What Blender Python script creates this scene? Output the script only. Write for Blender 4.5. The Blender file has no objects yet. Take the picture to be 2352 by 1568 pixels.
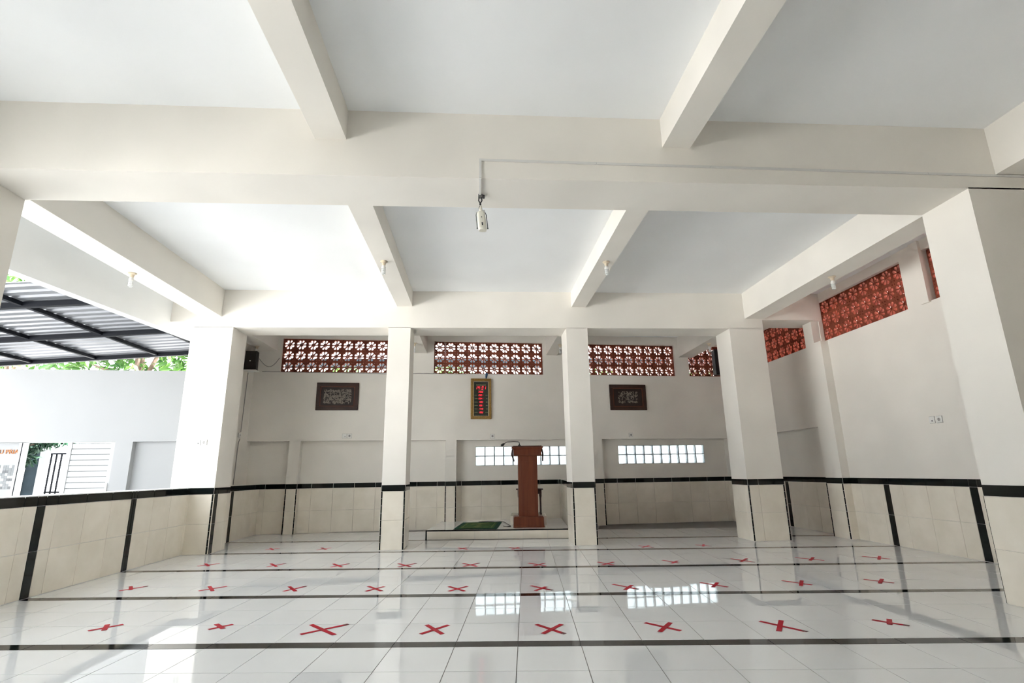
import bpy, bmesh, math, random
from mathutils import Matrix, Vector
random.seed(7)
scene = bpy.context.scene
COL = scene.collection

# ------------------------------------------------------------------ camera
F_PX, YAW, PITCH, ROLL, CAM_H = 1211.19, -0.0663, 0.2431, -0.0150, 1.0638
def cam_dir(a, b):
    cr, sr = math.cos(ROLL), math.sin(ROLL)
    x, up = cr * a - sr * b, sr * a + cr * b
    cp, sp = math.cos(PITCH), math.sin(PITCH)
    y, z = cp - sp * up, sp + cp * up
    cy, sy = math.cos(YAW), math.sin(YAW)
    return Vector((cy * x - sy * y, sy * x + cy * y, z))
fwd = cam_dir(0, 0)
right = cam_dir(1, 0) - fwd
upv = cam_dir(0, 1) - fwd
cam_data = bpy.data.cameras.new('camera')
cam = bpy.data.objects.new('camera', cam_data)
COL.objects.link(cam)
cam.matrix_world = Matrix(((right.x, upv.x, -fwd.x, 0), (right.y, upv.y, -fwd.y, 0), (right.z, upv.z, -fwd.z, CAM_H), (0, 0, 0, 1)))
cam_data.sensor_fit = 'HORIZONTAL'
cam_data.sensor_width = 36.0
cam_data.lens = F_PX * 36.0 / 2352.0
cam_data.clip_start = 0.05
cam_data.clip_end = 300
scene.camera = cam

# ------------------------------------------------------------------ light, exposure
world = bpy.data.worlds.new('overcast_sky')
scene.world = world
world.use_nodes = True
bgn = world.node_tree.nodes['Background']
bgn.inputs['Color'].default_value = (0.92, 0.96, 1.0, 1)
bgn.inputs['Strength'].default_value = 3.2
SUN_ENERGY = 34.0
sun_d = bpy.data.lights.new('sun', 'SUN')
sun_d.energy = SUN_ENERGY
sun_d.angle = math.radians(8)
sun_d.color = (1.0, 0.99, 0.98)
sun = bpy.data.objects.new('sun', sun_d)
COL.objects.link(sun)
sun.rotation_euler = Vector((-0.72, -0.05, -0.70)).to_track_quat('-Z', 'Y').to_euler()
vs = scene.view_settings
vs.view_transform = 'Standard'
vs.look = 'None'
vs.gamma = 1.0
vs.use_curve_mapping = False
vs.exposure = 1.0
scene.cycles.use_denoising = True
scene.cycles.max_bounces = 8
scene.cycles.diffuse_bounces = 6
scene.cycles.glossy_bounces = 3
scene.cycles.transmission_bounces = 4
scene.cycles.transparent_max_bounces = 6
scene.cycles.use_adaptive_sampling = True
scene.cycles.adaptive_threshold = 0.14
scene.cycles.adaptive_min_samples = 16
scene.cycles.sample_clamp_indirect = 8.0
scene.cycles.caustics_reflective = False
scene.cycles.caustics_refractive = False

# ------------------------------------------------------------------ materials
def srgb(r, g, b):
    f = lambda c: (c / 255 / 12.92) if c / 255 <= 0.04045 else ((c / 255 + 0.055) / 1.055) ** 2.4
    return (f(r), f(g), f(b), 1)
MATS = {}
def mat(name, col, rough=0.6, spec=0.5, var=0.0, vscale=3.0, bump=0.0, bscale=30.0, coat=0.0, metal=0.0, col2=None, stretch=None, emit=None, estr=0.0, detail=3.0, info=0.0):
    m = bpy.data.materials.new(name)
    m.use_nodes = True
    nt = m.node_tree
    b = nt.nodes['Principled BSDF']
    b.inputs['Base Color'].default_value = col
    b.inputs['Roughness'].default_value = rough
    b.inputs['Specular IOR Level'].default_value = spec
    b.inputs['Metallic'].default_value = metal
    b.inputs['Coat Weight'].default_value = coat
    b.inputs['Coat Roughness'].default_value = 0.03
    tc = nt.nodes.new('ShaderNodeNewGeometry').outputs['Position']
    if stretch:
        mp = nt.nodes.new('ShaderNodeMapping')
        mp.inputs['Scale'].default_value = stretch
        nt.links.new(tc, mp.inputs['Vector'])
        tc = mp.outputs['Vector']
    if var > 0 or col2:
        nz = nt.nodes.new('ShaderNodeTexNoise')
        nz.inputs['Scale'].default_value = vscale
        nz.inputs['Detail'].default_value = detail
        nt.links.new(tc, nz.inputs['Vector'])
        mx = nt.nodes.new('ShaderNodeMix')
        mx.data_type = 'RGBA'
        c2 = col2 or tuple(c * (1 - var) for c in col[:3]) + (1,)
        mx.inputs[6].default_value = col
        mx.inputs[7].default_value = c2
        rp = nt.nodes.new('ShaderNodeValToRGB')
        rp.color_ramp.elements[0].position = 0.35
        rp.color_ramp.elements[1].position = 0.68
        nt.links.new(nz.outputs['Fac'], rp.inputs['Fac'])
        nt.links.new(rp.outputs['Color'], mx.inputs[0])
        out = mx.outputs[2]
        if info > 0:
            oi = nt.nodes.new('ShaderNodeObjectInfo')
            hv = nt.nodes.new('ShaderNodeHueSaturation')
            mr = nt.nodes.new('ShaderNodeMapRange')
            mr.inputs['To Min'].default_value = 1 - info
            mr.inputs['To Max'].default_value = 1 + info
            nt.links.new(oi.outputs['Random'], mr.inputs['Value'])
            nt.links.new(mr.outputs['Result'], hv.inputs['Value'])
            nt.links.new(out, hv.inputs['Color'])
            out = hv.outputs['Color']
        nt.links.new(out, b.inputs['Base Color'])
    if bump > 0:
        n2 = nt.nodes.new('ShaderNodeTexNoise')
        n2.inputs['Scale'].default_value = bscale
        n2.inputs['Detail'].default_value = 2
        nt.links.new(tc, n2.inputs['Vector'])
        bp = nt.nodes.new('ShaderNodeBump')
        bp.inputs['Strength'].default_value = bump
        bp.inputs['Distance'].default_value = 0.01
        nt.links.new(n2.outputs['Fac'], bp.inputs['Height'])
        nt.links.new(bp.outputs['Normal'], b.inputs['Normal'])
    if emit:
        b.inputs['Emission Color'].default_value = emit
        b.inputs['Emission Strength'].default_value = estr
    MATS[name] = m
    return m
mat('paint_cream', (0.855, 0.82, 0.755, 1), 0.75, 0.3, var=0.06, vscale=1.6, detail=1.5)
mat('paint_white', (0.925, 0.94, 0.945, 1), 0.8, 0.3, var=0.04, vscale=1.2, detail=1.5)
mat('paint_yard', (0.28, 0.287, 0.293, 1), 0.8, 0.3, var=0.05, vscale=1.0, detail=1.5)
mat('floor_glaze', (0.86, 0.88, 0.89, 1), 0.022, 1.0, var=0.03, vscale=2.0, bump=0.010, bscale=3.0, info=0.015)
mat('grout_floor', (0.20, 0.195, 0.18, 1), 0.7)
mat('tile_beige', (0.86, 0.80, 0.695, 1), 0.10, 0.5, col2=(0.79, 0.73, 0.62, 1), vscale=4.0, bump=0.01, bscale=5, info=0.03)
mat('grout_wall', (0.42, 0.39, 0.33, 1), 0.8)
mat('tile_black', (0.006, 0.009, 0.009, 1), 0.07, 0.3, var=0.2, vscale=4, bump=0.008, bscale=6)
mat('mortar_dark', (0.16, 0.17, 0.17, 1), 0.8)
mat('grout_light', (0.62, 0.62, 0.60, 1), 0.8)
mat('terracotta', (0.25, 0.058, 0.028, 1), 0.75, 0.3, col2=(0.19, 0.043, 0.022, 1), vscale=9, bump=0.12, bscale=80)
mat('wood_brown', (0.175, 0.046, 0.020, 1), 0.40, 0.3, col2=(0.115, 0.028, 0.011, 1), vscale=2.2, stretch=(9, 9, 0.8), detail=6)
mat('wood_dark', (0.045, 0.018, 0.011, 1), 0.45, 0.4, col2=(0.028, 0.011, 0.007, 1), vscale=6)
mat('wood_carved', (0.022, 0.011, 0.008, 1), 0.5, 0.4, col2=(0.012, 0.006, 0.005, 1), vscale=20, bump=0.2, bscale=90)
mat('carving_light', (0.30, 0.26, 0.215, 1), 0.7)
mat('gold', (0.42, 0.26, 0.075, 1), 0.35, 0.5, metal=0.55, col2=(0.26, 0.15, 0.045, 1), vscale=45, bump=0.5, bscale=70)
mat('clock_face', (0.018, 0.026, 0.018, 1), 0.12, 0.5, var=0.2)
mat('led_red', (0.6, 0.02, 0.03, 1), 0.4, emit=(1.0, 0.035, 0.06, 1), estr=0.8)
mat('print_green', (0.32, 0.36, 0.16, 1), 0.6)
mat('black_plastic', (0.010, 0.010, 0.012, 1), 0.5, 0.4, var=0.2, vscale=40)
mat('white_plastic', (0.80, 0.79, 0.76, 1), 0.35)
mat('socket_white', (0.80, 0.79, 0.75, 1), 0.3)
mat('socket_grey', (0.30, 0.29, 0.28, 1), 0.4)
mat('socket_shadow', (0.34, 0.33, 0.31, 1), 0.5)
mat('slot_dark', (0.05, 0.05, 0.05, 1), 0.6)
mat('holder_beige', (0.66, 0.56, 0.42, 1), 0.35)
mat('bulb_glass', (0.82, 0.84, 0.83, 1), 0.18)
mat('lamp_ivory', (0.74, 0.72, 0.63, 1), 0.4)
mat('metal_grey', (0.16, 0.16, 0.16, 1), 0.45, metal=0.6)
mat('wire_dark', (0.02, 0.02, 0.02, 1), 0.5)
mat('wire_grey', (0.30, 0.29, 0.27, 1), 0.6)
mat('wire_blue', (0.05, 0.13, 0.24, 1), 0.5)
mat('conduit', (0.70, 0.69, 0.66, 1), 0.5)
mat('tape_red', (0.46, 0.006, 0.022, 1), 0.5, 0.2, var=0.12, vscale=12)
mat('tape_dark', (0.10, 0.008, 0.012, 1), 0.4)
mat('rug_green', (0.045, 0.105, 0.045, 1), 0.95, 0.1, col2=(0.085, 0.15, 0.05, 1), vscale=11, bump=0.4, bscale=160)
mat('rug_border', (0.012, 0.055, 0.038, 1), 0.95, 0.1, col2=(0.03, 0.085, 0.055, 1), vscale=25, bump=0.4, bscale=160)
mat('rug_motif', (0.17, 0.22, 0.085, 1), 0.95, 0.1, var=0.3, vscale=20)
mat('rug_fringe', (0.006, 0.025, 0.022, 1), 0.95, 0.1)
mat('steel_black', (0.004, 0.005, 0.008, 1), 0.6, 0.15)
mat('roof_zinc', (0.15, 0.157, 0.17, 1), 0.38, 0.5, metal=0.5, var=0.12, vscale=3)
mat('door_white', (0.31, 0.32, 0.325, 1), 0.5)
mat('concrete', (0.78, 0.77, 0.75, 1), 0.9, 0.2, var=0.15, vscale=1.5, bump=0.2, bscale=20)
mat('leaf_green', (0.022, 0.085, 0.012, 1), 0.5, 0.3, col2=(0.075, 0.17, 0.022, 1), vscale=3.5, detail=2)
mat('leaf_dark', (0.005, 0.028, 0.014, 1), 0.5, 0.3, col2=(0.014, 0.05, 0.024, 1), vscale=4, detail=2)
mat('bark', (0.24, 0.17, 0.13, 1), 0.9, 0.2, var=0.4, vscale=6, bump=0.5, bscale=20)
mat('dark_wall', (0.022, 0.035, 0.045, 1), 0.8, 0.2, var=0.3, vscale=5)
mat('letter_orange', (0.40, 0.10, 0.004, 1), 0.5)
mat('mosaic_light', (0.27, 0.285, 0.29, 1), 0.2)
mat('mosaic_mid', (0.10, 0.11, 0.115, 1), 0.2)
mat('mosaic_dark', (0.032, 0.037, 0.042, 1), 0.2)
mat('house_white', (0.8, 0.8, 0.79, 1), 0.8)
mat('roof_tile_red', (0.23, 0.09, 0.05, 1), 0.85, 0.2, var=0.3, vscale=4)
# glass of the blocks: pressed clear glass that scatters the daylight
gm = bpy.data.materials.new('block_glass'); gm.use_nodes = True
nt = gm.node_tree; nt.nodes.clear()
out = nt.nodes.new('ShaderNodeOutputMaterial')
tr = nt.nodes.new('ShaderNodeBsdfTranslucent'); tr.inputs['Color'].default_value = (0.56, 0.60, 0.63, 1)
tp = nt.nodes.new('ShaderNodeBsdfTransparent'); tp.inputs['Color'].default_value = (0.6, 0.65, 0.67, 1)
gl = nt.nodes.new('ShaderNodeBsdfGlossy'); gl.inputs['Roughness'].default_value = 0.08
nz = nt.nodes.new('ShaderNodeTexNoise'); nz.inputs['Scale'].default_value = 22
geo = nt.nodes.new('ShaderNodeNewGeometry'); nt.links.new(geo.outputs['Position'], nz.inputs['Vector'])
rp = nt.nodes.new('ShaderNodeValToRGB'); rp.color_ramp.elements[0].color = (0.35, 0.35, 0.35, 1); rp.color_ramp.elements[1].color = (0.75, 0.75, 0.75, 1)
nt.links.new(nz.outputs['Fac'], rp.inputs['Fac'])
m1 = nt.nodes.new('ShaderNodeMixShader'); nt.links.new(rp.outputs['Color'], m1.inputs[0]); nt.links.new(tr.outputs[0], m1.inputs[1]); nt.links.new(tp.outputs[0], m1.inputs[2])
m2 = nt.nodes.new('ShaderNodeMixShader'); m2.inputs[0].default_value = 0.06; nt.links.new(m1.outputs[0], m2.inputs[1]); nt.links.new(gl.outputs[0], m2.inputs[2])
nt.links.new(m2.outputs[0], out.inputs['Surface'])
MATS['block_glass'] = gm

# ------------------------------------------------------------------ mesh helpers
BOXF = ((0, 3, 2, 1), (4, 5, 6, 7), (0, 1, 5, 4), (1, 2, 6, 5), (2, 3, 7, 6), (3, 0, 4, 7))
class MB:
    def __init__(self): self.v = []; self.f = []; self.m = []
    def hexa(self, pts, mi=0):
        n = len(self.v); self.v += [tuple(p) for p in pts]
        self.f += [tuple(n + i for i in q) for q in BOXF]; self.m += [mi] * 6
        return self
    def box(self, x0, x1, y0, y1, z0, z1, mp=None, mi=0):
        p = [(x0, y0, z0), (x1, y0, z0), (x1, y1, z0), (x0, y1, z0), (x0, y0, z1), (x1, y0, z1), (x1, y1, z1), (x0, y1, z1)]
        if mp: p = [mp(*q) for q in p]
        return self.hexa(p, mi)
    def quad(self, pts, mi=0):
        n = len(self.v); self.v += [tuple(p) for p in pts]; self.f.append(tuple(range(n, n + len(pts)))); self.m.append(mi); return self
    def prism(self, poly, z0, z1, mp=None, mi=0):
        n = len(self.v); k = len(poly)
        pts = [(p[0], p[1], z0) for p in poly] + [(p[0], p[1], z1) for p in poly]
        if mp: pts = [mp(*q) for q in pts]
        self.v += pts
        self.f.append(tuple(n + i for i in reversed(range(k)))); self.f.append(tuple(n + k + i for i in range(k)))
        for i in range(k):
            j = (i + 1) % k; self.f.append((n + i, n + j, n + k + j, n + k + i))
        self.m += [mi] * (k + 2); return self
    def tube(self, path, r, seg=8, mi=0, cap=True):
        path = [Vector(p) for p in path]; n = len(self.v); rs = r if isinstance(r, (list, tuple)) else [r] * len(path)
        up = None
        for i, p in enumerate(path):
            d = (path[min(i + 1, len(path) - 1)] - path[max(i - 1, 0)]).normalized()
            if up is None:
                up = Vector((0, 0, 1)) if abs(d.z) < 0.9 else Vector((1, 0, 0))
            a = d.cross(up).normalized(); b = a.cross(d).normalized(); up = b
            for k in range(seg):
                t = 2 * math.pi * k / seg
                self.v.append(tuple(p + (a * math.cos(t) + b * math.sin(t)) * rs[i]))
        for i in range(len(path) - 1):
            for k in range(seg):
                k2 = (k + 1) % seg
                self.f.append((n + i * seg + k, n + i * seg + k2, n + (i + 1) * seg + k2, n + (i + 1) * seg + k)); self.m.append(mi)
        if cap:
            self.f.append(tuple(n + k for k in reversed(range(seg)))); self.f.append(tuple(n + (len(path) - 1) * seg + k for k in range(seg))); self.m += [mi, mi]
        return self
    def lathe(self, prof, c=(0, 0, 0), seg=20, mi=0):
        n = len(self.v)
        for (r, z) in prof:
            for k in range(seg):
                t = 2 * math.pi * k / seg
                self.v.append((c[0] + r * math.cos(t), c[1] + r * math.sin(t), c[2] + z))
        for i in range(len(prof) - 1):
            for k in range(seg):
                k2 = (k + 1) % seg
                self.f.append((n + i * seg + k, n + i * seg + k2, n + (i + 1) * seg + k2, n + (i + 1) * seg + k)); self.m.append(mi)
        self.f.append(tuple(n + k for k in reversed(range(seg)))); self.f.append(tuple(n + (len(prof) - 1) * seg + k for k in range(seg))); self.m += [mi, mi]
        return self
    def mesh(self, name, mats, smooth=False):
        me = bpy.data.meshes.new(name); me.from_pydata(self.v, [], self.f)
        for x in ([mats] if isinstance(mats, str) else mats): me.materials.append(MATS[x])
        me.polygons.foreach_set('material_index', self.m)
        bm = bmesh.new(); bm.from_mesh(me); bmesh.ops.recalc_face_normals(bm, faces=bm.faces); bm.to_mesh(me); bm.free()
        if smooth:
            me.polygons.foreach_set('use_smooth', [True] * len(me.polygons))
        me.update(); return me
    def build(self, name, mats, parent=None, smooth=False, bevel=0.0, label=None):
        o = bpy.data.objects.new(name, self.mesh(name, mats, smooth)); COL.objects.link(o)
        if parent is not None: o.parent = parent
        if label: o['label'] = label
        if bevel:
            bv = o.modifiers.new('bevel', 'BEVEL'); bv.width = bevel; bv.segments = 2; bv.limit_method = 'ANGLE'
        return o
def link(name, me, M=None, parent=None):
    o = bpy.data.objects.new(name, me); COL.objects.link(o)
    if parent is not None: o.parent = parent
    if M is not None: o.matrix_basis = M
    return o
def tag(o, label, cat, group=None, kind=None):
    o['label'] = label; o['category'] = cat
    if group: o['group'] = group
    if kind: o['kind'] = kind
    return o
def thing(name, label, cat, loc=(0, 0, 0), group=None, kind=None, rz=0.0):
    o = bpy.data.objects.new(name, None); COL.objects.link(o); o.location = loc; o.rotation_euler = (0, 0, rz)
    o.empty_display_size = 0.1
    return tag(o, label, cat, group, kind)
def copy_tree(o, parent=None):
    c = o.copy(); COL.objects.link(c); c.parent = parent
    for ch in list(o.children): copy_tree(ch, c)
    return c

# ------------------------------------------------------------------ measured layout (metres)
ZC = 3.938            # ceiling
ZBAND = 0.909         # top of the black tile band
BH = 0.09             # band height
ZREC = 1.712          # top of the wall recesses
XL, XR = -4.154, 5.775
Y0 = -2.4             # hall goes on behind the photographer
Y1F, Y1B, Y2F, Y2B = 3.785, 4.266, 8.190, 8.699
PHI, GX0 = -0.0894, -0.0777     # the floor is laid a few degrees off the walls
CP, SP = math.cos(PHI), math.sin(PHI)
def grid(u, v, z=0.0): return (GX0 + CP * u - SP * v, SP * u + CP * v, z)
def ungrid(x, y): return (CP * (x - GX0) + SP * y, -SP * (x - GX0) + CP * y)
BY0, BB = 10.86, 0.0755
BL = math.hypot(1, BB); BC, BS = 1 / BL, BB / BL
def WB(x, off, z): return (x - off * BS, BY0 + BB * x + off * BC, z)       # back wall frame: off > 0 goes behind the wall face
T = 0.4
STRIPS = [-3.235, -1.85, -0.465, 0.92, 2.305, 3.69, 5.085, 6.48, 7.83, 9.12, 10.52]
SW = 0.11
FRONT_X = -4.3

def frame_matrix(o, s, n):      # local x along s, local y along n (2-D unit vectors), z up
    return Matrix(((s[0], n[0], 0, o[0]), (s[1], n[1], 0, o[1]), (0, 0, 1, o[2]), (0, 0, 0, 1)))
TILE_CACHE = {}
def tile_mesh(w, h, m, t=0.008):
    k = (round(w, 3), round(h, 3), m)
    if k not in TILE_CACHE:
        b = MB(); c = min(0.0025, w * 0.2, h * 0.2)
        n = 0
        b.v = [(0, 0, 0), (w, 0, 0), (w, 0, h), (0, 0, h), (0, t - c, 0), (w, t - c, 0), (w, t - c, h), (0, t - c, h), (c, t, c), (w - c, t, c), (w - c, t, h - c), (c, t, h - c)]
        b.f = [(4, 5, 1, 0), (5, 6, 2, 1), (6, 7, 3, 2), (7, 4, 0, 3), (8, 9, 5, 4), (9, 10, 6, 5), (10, 11, 7, 6), (11, 8, 4, 7), (11, 10, 9, 8)]
        b.m = [0] * 9
        TILE_CACHE[k] = b.mesh('tile', m)
    return TILE_CACHE[k]
G = 0.003
def put_tile(parent, o, s, n, s0, s1, z0, z1, m, name):
    if s1 - s0 < 0.012: return
    g_ = 0.0065 if m == 'tile_black' else G
    M = frame_matrix((o[0] + s[0] * (s0 + g_ / 2), o[1] + s[1] * (s0 + g_ / 2), z0 + G / 2), s, n)
    return link(name, tile_mesh(s1 - s0 - g_, z1 - z0 - G, m), M, parent)
def tile_face(parent, o, s, n, length, start=0.0, strips=(), tw=0.4, rows=((0.004, 0.41), (0.41, 0.819)), corner0=False, corner1=False):
    """a tiled dado: beige rows, a black band, black uprights at `strips` (intervals along s)"""
    cuts = []
    a = start
    while a < length:
        cuts.append(a); a += tw
    edges = sorted({0.0, length, *[c for c in cuts if 0.03 < c < length - 0.03], *[q for st in strips for q in st if 0 < q < length]})
    for a, b in zip(edges[:-1], edges[1:]):
        mid = (a + b) / 2
        blk = any(st[0] < mid < st[1] for st in strips)
        lo = a + (0.018 if corner0 and a == 0.0 else 0); hi = b - (0.018 if corner1 and b == length else 0)
        for (z0, z1) in rows:
            put_tile(parent, o, s, n, lo, hi, z0, z1, 'tile_black' if blk else 'tile_beige', 'strip_tile' if blk else 'wall_tile')
        put_tile(parent, o, s, n, a, b, ZBAND - BH, ZBAND, 'tile_black', 'band_tile')
    for on, s0 in ((corner0, 0.0), (corner1, length - 0.017)):
        if on:
            b = MB(); z = 0.004
            while z < ZBAND - BH - 0.01:
                z1 = min(z + 0.102, ZBAND - BH); b.box(s0, s0 + 0.017, 0.0, 0.009, z + 0.002, z1 - 0.002); z = z1
            ob = b.build('corner_trim', 'tile_black', parent)
            ob.matrix_basis = frame_matrix((o[0], o[1], 0), s, n)
def holes_wall(b, x0, x1, z0, z1, holes, y0, y1, mp):
    """a slab x0..x1, z0..z1 with rectangular holes, made of boxes"""
    xs = sorted({x0, x1, *[h[0] for h in holes if x0 < h[0] < x1], *[h[1] for h in holes if x0 < h[1] < x1]})
    zs = sorted({z0, z1, *[h[2] for h in holes if z0 < h[2] < z1], *[h[3] for h in holes if z0 < h[3] < z1]})
    for za, zb in zip(zs[:-1], zs[1:]):
        run = None
        for xa, xb in zip(xs[:-1], xs[1:]):
            mx, mz = (xa + xb) / 2, (za + zb) / 2
            solid = not any(h[0] < mx < h[1] and h[2] < mz < h[3] for h in holes)
            if solid:
                run = (run[0], xb) if run else (xa, xb)
            if (not solid or xb == xs[-1]) and run:
                b.box(run[0], run[1], y0, y1, za, zb, mp); run = None

# ------------------------------------------------------------------ ground, floor
g = MB(); g.box(-40, 40, -25, 60, -0.4, -0.16)
tag(g.build('ground', 'concrete'), 'pale concrete ground of the yard around the hall', 'ground', kind='structure')
def clip(poly, a, b, c):     # keep a*x + b*y <= c
    outp = []
    for i in range(len(poly)):
        p, q = poly[i], poly[(i + 1) % len(poly)]
        dp, dq = a * p[0] + b * p[1] - c, a * q[0] + b * q[1] - c
        if dp <= 0: outp.append(p)
        if (dp < 0) != (dq < 0) and dp != dq:
            t = dp / (dp - dq); outp.append((p[0] + t * (q[0] - p[0]), p[1] + t * (q[1] - p[1])))
    return outp
def clip_room(poly):
    for a, b, c in ((-1, 0, 4.165), (1, 0, 5.90), (0, -1, -Y0), (-BB, 1, BY0 + 0.18)):
        poly = clip(poly, a, b, c)
        if len(poly) < 3: return []
    return poly
def area(p): return abs(sum(p[i][0] * p[(i + 1) % len(p)][1] - p[(i + 1) % len(p)][0] * p[i][1] for i in range(len(p)))) / 2
fb = MB(); fb.prism(clip_room([(-9, -9), (9, -9), (9, 15), (-9, 15)]), -0.16, -0.0025)
floor = tag(fb.build('floor', 'grout_floor'), 'glossy white tiled floor crossed by thin black tile lines', 'floor', kind='structure')
pieces = []
for si in range(len(STRIPS) - 1):
    v0, v1 = STRIPS[si], STRIPS[si + 1]
    rows = [(v0, v0 + SW, 'tile_black', 'strip_tile')]
    h = (v1 - v0 - SW) / 3
    rows += [(v0 + SW + k * h, v0 + SW + (k + 1) * h, 'floor_glaze', 'floor_tile') for k in range(3)]
    for (a, b, m, nm) in rows:
        for i in range(-16, 18):
            u0, u1 = i * T, (i + 1) * T
            g2 = 0.0024
            q = [grid(u0 + g2, a + g2)[:2], grid(u1 - g2, a + g2)[:2], grid(u1 - g2, b - g2)[:2], grid(u0 + g2, b - g2)[:2]]
            p = clip_room(q)
            if len(p) < 3 or area(p) < 0.0015: continue
            full = area(p) > area(q) * 0.999
            c = grid((u0 + u1) / 2, (a + b) / 2)
            pieces.append((c, (u1 - u0, b - a), p, full, m, nm))
def in_view(c):
    d = Vector((c[0], c[1], -CAM_H)); z = d.dot(fwd)
    if z < 0.2: return False
    x, y = d.dot(right) / z * F_PX, d.dot(upv) / z * F_PX
    return abs(x) < 1176 + 130 and abs(y) < 784 + 60
FT = {}
far = {'floor_tile': MB(), 'strip_tile': MB()}
cnt = {'floor_tile': 0, 'strip_tile': 0}
pieces.sort(key=lambda p: (not in_view(p[0]), p[0][0] ** 2 + p[0][1] ** 2))
for c, (w, h), p, full, m, nm in pieces:
    if cnt[nm] < 300 and in_view(c):
        cnt[nm] += 1
        tilt = (random.gauss(0, 0.0011), random.gauss(0, 0.0011))
        if full:
            k = (round(w, 3), round(h, 3), m)
            if k not in FT:
                b = MB(); b.box(-w / 2 + 0.0024, w / 2 - 0.0024, -h / 2 + 0.0024, h / 2 - 0.0024, -0.006, 0.0); FT[k] = b.mesh('floor_tile', m)
            o = link(nm, FT[k], None, floor)
            o.location = c; o.rotation_euler = (tilt[0], tilt[1], PHI)
        else:
            b = MB(); b.prism([(q[0] - c[0], q[1] - c[1]) for q in p], -0.006, 0.0)
            o = link(nm, b.mesh('floor_tile', m), None, floor); o.location = c; o.rotation_euler = (tilt[0] * 0.3, tilt[1] * 0.3, 0)
    else:
        far[nm].prism(p, -0.006, 0.0)
for nm, m in (('floor_tile', 'floor_glaze'), ('strip_tile', 'tile_black')):
    if far[nm].v:
        o = far[nm].build('farther_' + nm + 's', m, floor); o['kind'] = 'stuff'

# ------------------------------------------------------------------ ceiling and beams
b = MB(); b.box(-4.90, 6.05, Y0, 11.6, ZC, ZC + 0.14)
tag(b.build('ceiling', 'paint_white'), 'plain white ceiling slab between the beams', 'ceiling', kind='structure')
def beam(x0, x1, y0, y1, z0, label, mp=None, z1=ZC + 0.01):
    b = MB(); b.box(x0, x1, y0, y1, z0, z1, mp)
    return tag(b.build('beam', 'paint_cream'), label, 'beam', kind='structure')
beam(-4.77, XR, Y1F, Y1B, 3.348, 'deep cream cross beam nearest the camera, carrying the thin cable trunking')
beam(-4.405, 4.737, Y2F, Y2B, 3.324, 'cream cross beam resting on the row of four columns')
beam(4.737, XR, Y2F, Y2B, 3.475, 'short cream cross beam between the column row and the side wall with red blocks')
beam(-4.77, -4.405, Y2F, Y2B, 3.415, 'short cream cross beam from the column row out to the eave over the yard')
for (x0, x1, nm) in ((-4.33, -4.003, 'on the yard side'), (4.441, 4.776, 'on the side of the red block wall')):
    beam(x0, x1, Y0, Y1F, 3.488, 'cream edge beam %s, in the bay over the camera' % nm)
    beam(x0, x1, Y1B, Y2F, 3.492, 'cream edge beam %s, in the middle bay' % nm)
    beam(x0, x1, Y2B, BY0 + BB * x0 + 0.05, 3.488, 'cream edge beam %s, behind the column row' % nm)
for (x0, x1, nm) in ((-1.300, -1.055, 'to the left of the clock'), (1.530, 1.766, 'to the right of the clock')):
    beam(x0, x1, Y0, Y1F, 3.670, 'narrow cream ceiling beam %s, in the bay over the camera' % nm)
    beam(x0, x1, Y1B, Y2F, 3.681, 'narrow cream ceiling beam %s, in the middle bay' % nm)
    xo = 0.0 if x0 < 0 else -0.07
    beam(x0 + xo, x1 + xo, Y2B, BY0 + BB * x0 + 0.05, 3.490, 'short cream ceiling beam %s, behind the column row' % nm)
b = MB()      # eave beam over the yard, hung slightly lower towards the camera
zb = lambda y: 3.146 + (y - 5.345) * 0.0448
b.hexa([(-4.90, Y0, zb(Y0)), (-4.77, Y0, zb(Y0)), (-4.77, 10.5, zb(10.5)), (-4.90, 10.49, zb(10.5)), (-4.90, Y0, ZC + 0.14), (-4.77, Y0, ZC + 0.14), (-4.77, 10.5, ZC + 0.14), (-4.90, 10.49, ZC + 0.14)])
tag(b.build('beam', 'paint_white'), 'long pale eave beam along the open yard side above the canopy', 'beam', kind='structure')

# ------------------------------------------------------------------ columns
def column(x0, x1, y0, y1, ztop, label, cut=0.0, side_strip=None):
    b = MB(); b.box(x0, x1, y0, y1, -0.02, ztop)
    c = tag(b.build('column', 'paint_cream'), label, 'column', kind='structure')
    st = [(side_strip, side_strip + 0.1)] if side_strip is not None else []
    w, d = x1 - x0, y1 - y0
    tile_face(c, (x0, y0), (1, 0), (0, -1), w, cut, corner0=True, corner1=True)
    tile_face(c, (x1, y0), (0, 1), (1, 0), d, 0.0, strips=st)
    tile_face(c, (x0, y0), (0, 1), (-1, 0), d, 0.1)
    tile_face(c, (x0, y1), (1, 0), (0, 1), w, cut, corner0=True, corner1=True)
    return c
column(-4.405, -3.812, Y2F, Y2B, 3.33, 'wide cream column at the end of the low tiled wall, with switch and socket', 0.2, 0.02)
column(-1.420, -1.073, Y2F, Y2B, 3.33, 'slim cream column between the carved frame and the clock')
column(1.428, 1.776, Y2F, Y2B, 3.33, 'slim cream column just beyond the wooden lectern')
column(4.157, 4.737, Y2F, Y2B, 3.33, 'wide cream column by the side wall, in line with the slim columns', 0.17)
column(-4.40, -3.806, Y1F, Y1B, 3.36, 'shaded cream column cut by the left picture edge', 0.2)
column(4.157, 4.737, Y1F, Y1B, 3.36, 'large grey-white column cut by the right picture edge', 0.17)

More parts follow.
